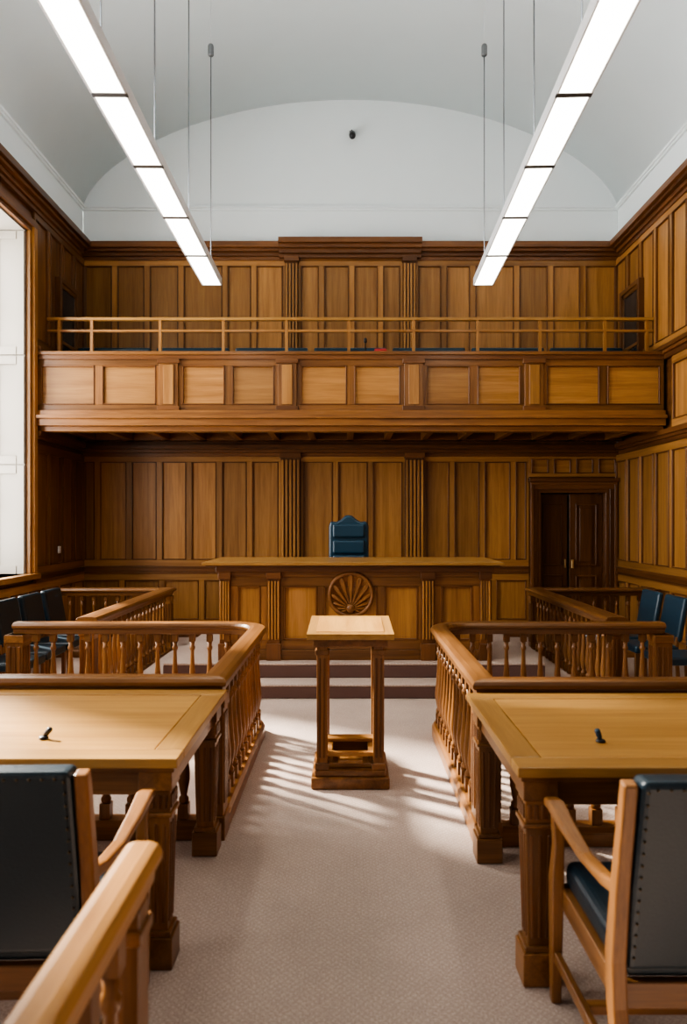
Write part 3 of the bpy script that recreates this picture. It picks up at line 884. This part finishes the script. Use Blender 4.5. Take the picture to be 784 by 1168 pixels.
# ------------------------------------------------------------------ pendant lights
def lamp(xf, xn, label):
    yf, L, n = 7.70, 0.86, 7
    z = 4.20
    ang = math.atan2(xf - (xf + (xn - xf) * (yf - (yf - L * n)) / (7.7 - 3.5)), L * n)
    t = thing("pendant_light", (xf, yf, z), label, "ceiling light", "linear pendant lights")
    def T(u, v, w):    # u across, v backwards from far end, w up
        ca, sa = math.cos(ang), math.sin(ang)
        return (xf + u * ca - v * sa, yf - v * ca - u * sa, z + w)
    mb = MB(T); mb.box(-0.108, 0.108, 0, L * n, 0.0, 0.075, "white_metal", 0.5)
    for k in range(n + 1):
        v = L * k
        mb.box(-0.110, 0.110, max(0, v - 0.022), min(L * n, v + 0.022), -0.012, 0.0, "steel", 0.5)
    for s in (-1, 1): mb.box(s * 0.102 - 0.007, s * 0.102 + 0.007, 0, L * n, -0.012, 0.0, "white_metal", 0.5)
    obj("housing", mb, t)
    for k in range(n):
        mb = MB(T); mb.box(-0.094, 0.094, L * k + 0.022, L * (k + 1) - 0.022, -0.008, -0.001, "diffuser", 0.5)
        obj("diffuser", mb, t, bevel=0)
    mb = MB(T); mb.box(-0.08, 0.08, 0.12, L * n - 0.05, 0.0755, 0.080, "uplight", 0.5); obj("uplight_diffuser", mb, t, bevel=0)  # added glowing strip on the housing to brighten the ceiling
    for v in (0.08, 1.2, 2.4, 3.6, 4.8):
        p = T(0, v, 0.075); zt = vault_z(p[0]) - 0.001
        mb = MB(); mb.lathe(p[0], p[1], [(0.006, p[2]), (0.006, 6.75)], "steel", 6); mb.lathe(p[0], p[1], [(0.002, 6.75), (0.002, zt)], "white_metal", 6)
        obj("suspension_cable", mb, t, origin=p, bevel=0)
        mb = MB(); mb.lathe(p[0], p[1], [(0.026, 6.66), (0.032, 6.67), (0.032, 6.76), (0.026, 6.78)], "steel", 16)
        obj("cable_gripper", mb, t, origin=p, bevel=0)
lamp(-1.50, -1.443, "long white linear pendant light on thin cables, window side")
lamp(1.475, 1.345, "long white linear pendant light on thin cables")

# ------------------------------------------------------------------ small wall things
sc_ = thing("security_camera", (0.04, YB, 6.93), "small black security camera on the plaster wall", "camera")
mb = MB(); mb.box(0.01, 0.07, YB - 0.02, YB, 6.95, 7.03, "black_plastic"); mb.box(0.03, 0.05, YB - 0.10, YB - 0.02, 6.98, 7.0, "black_plastic"); obj("bracket", mb, sc_)
mb = MB(); mb.lathe(0, 0, [(0.03, 0), (0.045, 0.02), (0.045, 0.12), (0.03, 0.14)], "black_plastic", 16,
                   M=Matrix.Translation((0.05, YB - 0.05, 6.97)) @ Matrix.Rotation(math.radians(130), 4, 'X'))
obj("camera_body", mb, sc_, bevel=0)
mb = MB(TL); mb.box(8.83, 8.90, 1.20, 1.29, 0.0325, 0.045, "white_metal"); mb.box(8.85, 8.88, 1.23, 1.26, 0.045, 0.052, "white_metal")
obj("wall_switch", mb, origin=(XL + 0.0325, 8.86, 1.2), label="small white switch plate on oak panelling", category="switch")
mb = MB(); mb.box(0.30, 0.46, 8.36, 8.46, 3.612, 3.64, "red_paper"); mb.box(0.31, 0.45, 8.365, 8.455, 3.64, 3.665, "red_paper")
obj("red_book", mb, origin=(0.38, 8.41, 3.612), label="small red books on the gallery ledge", category="book")
g = thing("microphone", (0.20, 8.40, 3.612), "small dark microphone on the gallery ledge", "microphone")
mb = MB(); mb.lathe(0.20, 8.40, [(0.035, 3.612), (0.035, 3.625), (0.01, 3.63)], "black_plastic", 14); obj("base", mb, g, bevel=0)
mb = MB(); mb.lathe(0.20, 8.40, [(0.006, 3.63), (0.006, 3.74), (0.018, 3.745), (0.018, 3.79), (0.008, 3.80)], "black_plastic", 10); obj("head", mb, g, bevel=0)

# ------------------------------------------------------------------ lights
w = bpy.data.worlds.new("sky"); scene.world = w; w.use_nodes = True
bg = w.node_tree.nodes["Background"]; bg.inputs[0].default_value = (0.95, 0.97, 1.0, 1); bg.inputs[1].default_value = 0.18
def area(name, loc, rot, sx, sy, e, col):
    l = bpy.data.lights.new(name, 'AREA'); l.shape = 'RECTANGLE'; l.size = sx; l.size_y = sy; l.energy = e; l.color = col
    o = bpy.data.objects.new(name, l); o.location = loc; o.rotation_euler = rot; link(o); return o
for k, (a, b) in enumerate(WIN):
    area("window_daylight", (XL - 0.62, (a + b) / 2, 3.0), (0, math.radians(-90), 0), 3.9, 1.7, (300, 240, 110)[k], (1.0, 0.97, 0.93))
sl = bpy.data.lights.new("sunlight", 'SUN'); sl.energy = 24.0; sl.angle = math.radians(5); sl.color = (1.0, 0.94, 0.84)
so = bpy.data.objects.new("sunlight", sl); link(so)
so.rotation_euler = Vector((1.0, -0.66, -0.80)).to_track_quat('-Z', 'Y').to_euler()

# ------------------------------------------------------------------ camera
cam = bpy.data.cameras.new("camera"); co = bpy.data.objects.new("camera", cam); link(co)
co.location = (0, 0, CAMZ); co.rotation_euler = (math.radians(90), 0, 0)
cam.sensor_width = 36; cam.lens = 800 / 1168 * 36
cam.shift_x = -6 / 1168; cam.shift_y = 11 / 1168
cam.clip_start = 0.05
cam.dof.use_dof = True; cam.dof.focus_distance = 6.5; cam.dof.aperture_fstop = 2.6
scene.camera = co
for o in bpy.data.objects:
    if "_o" in o: del o["_o"]
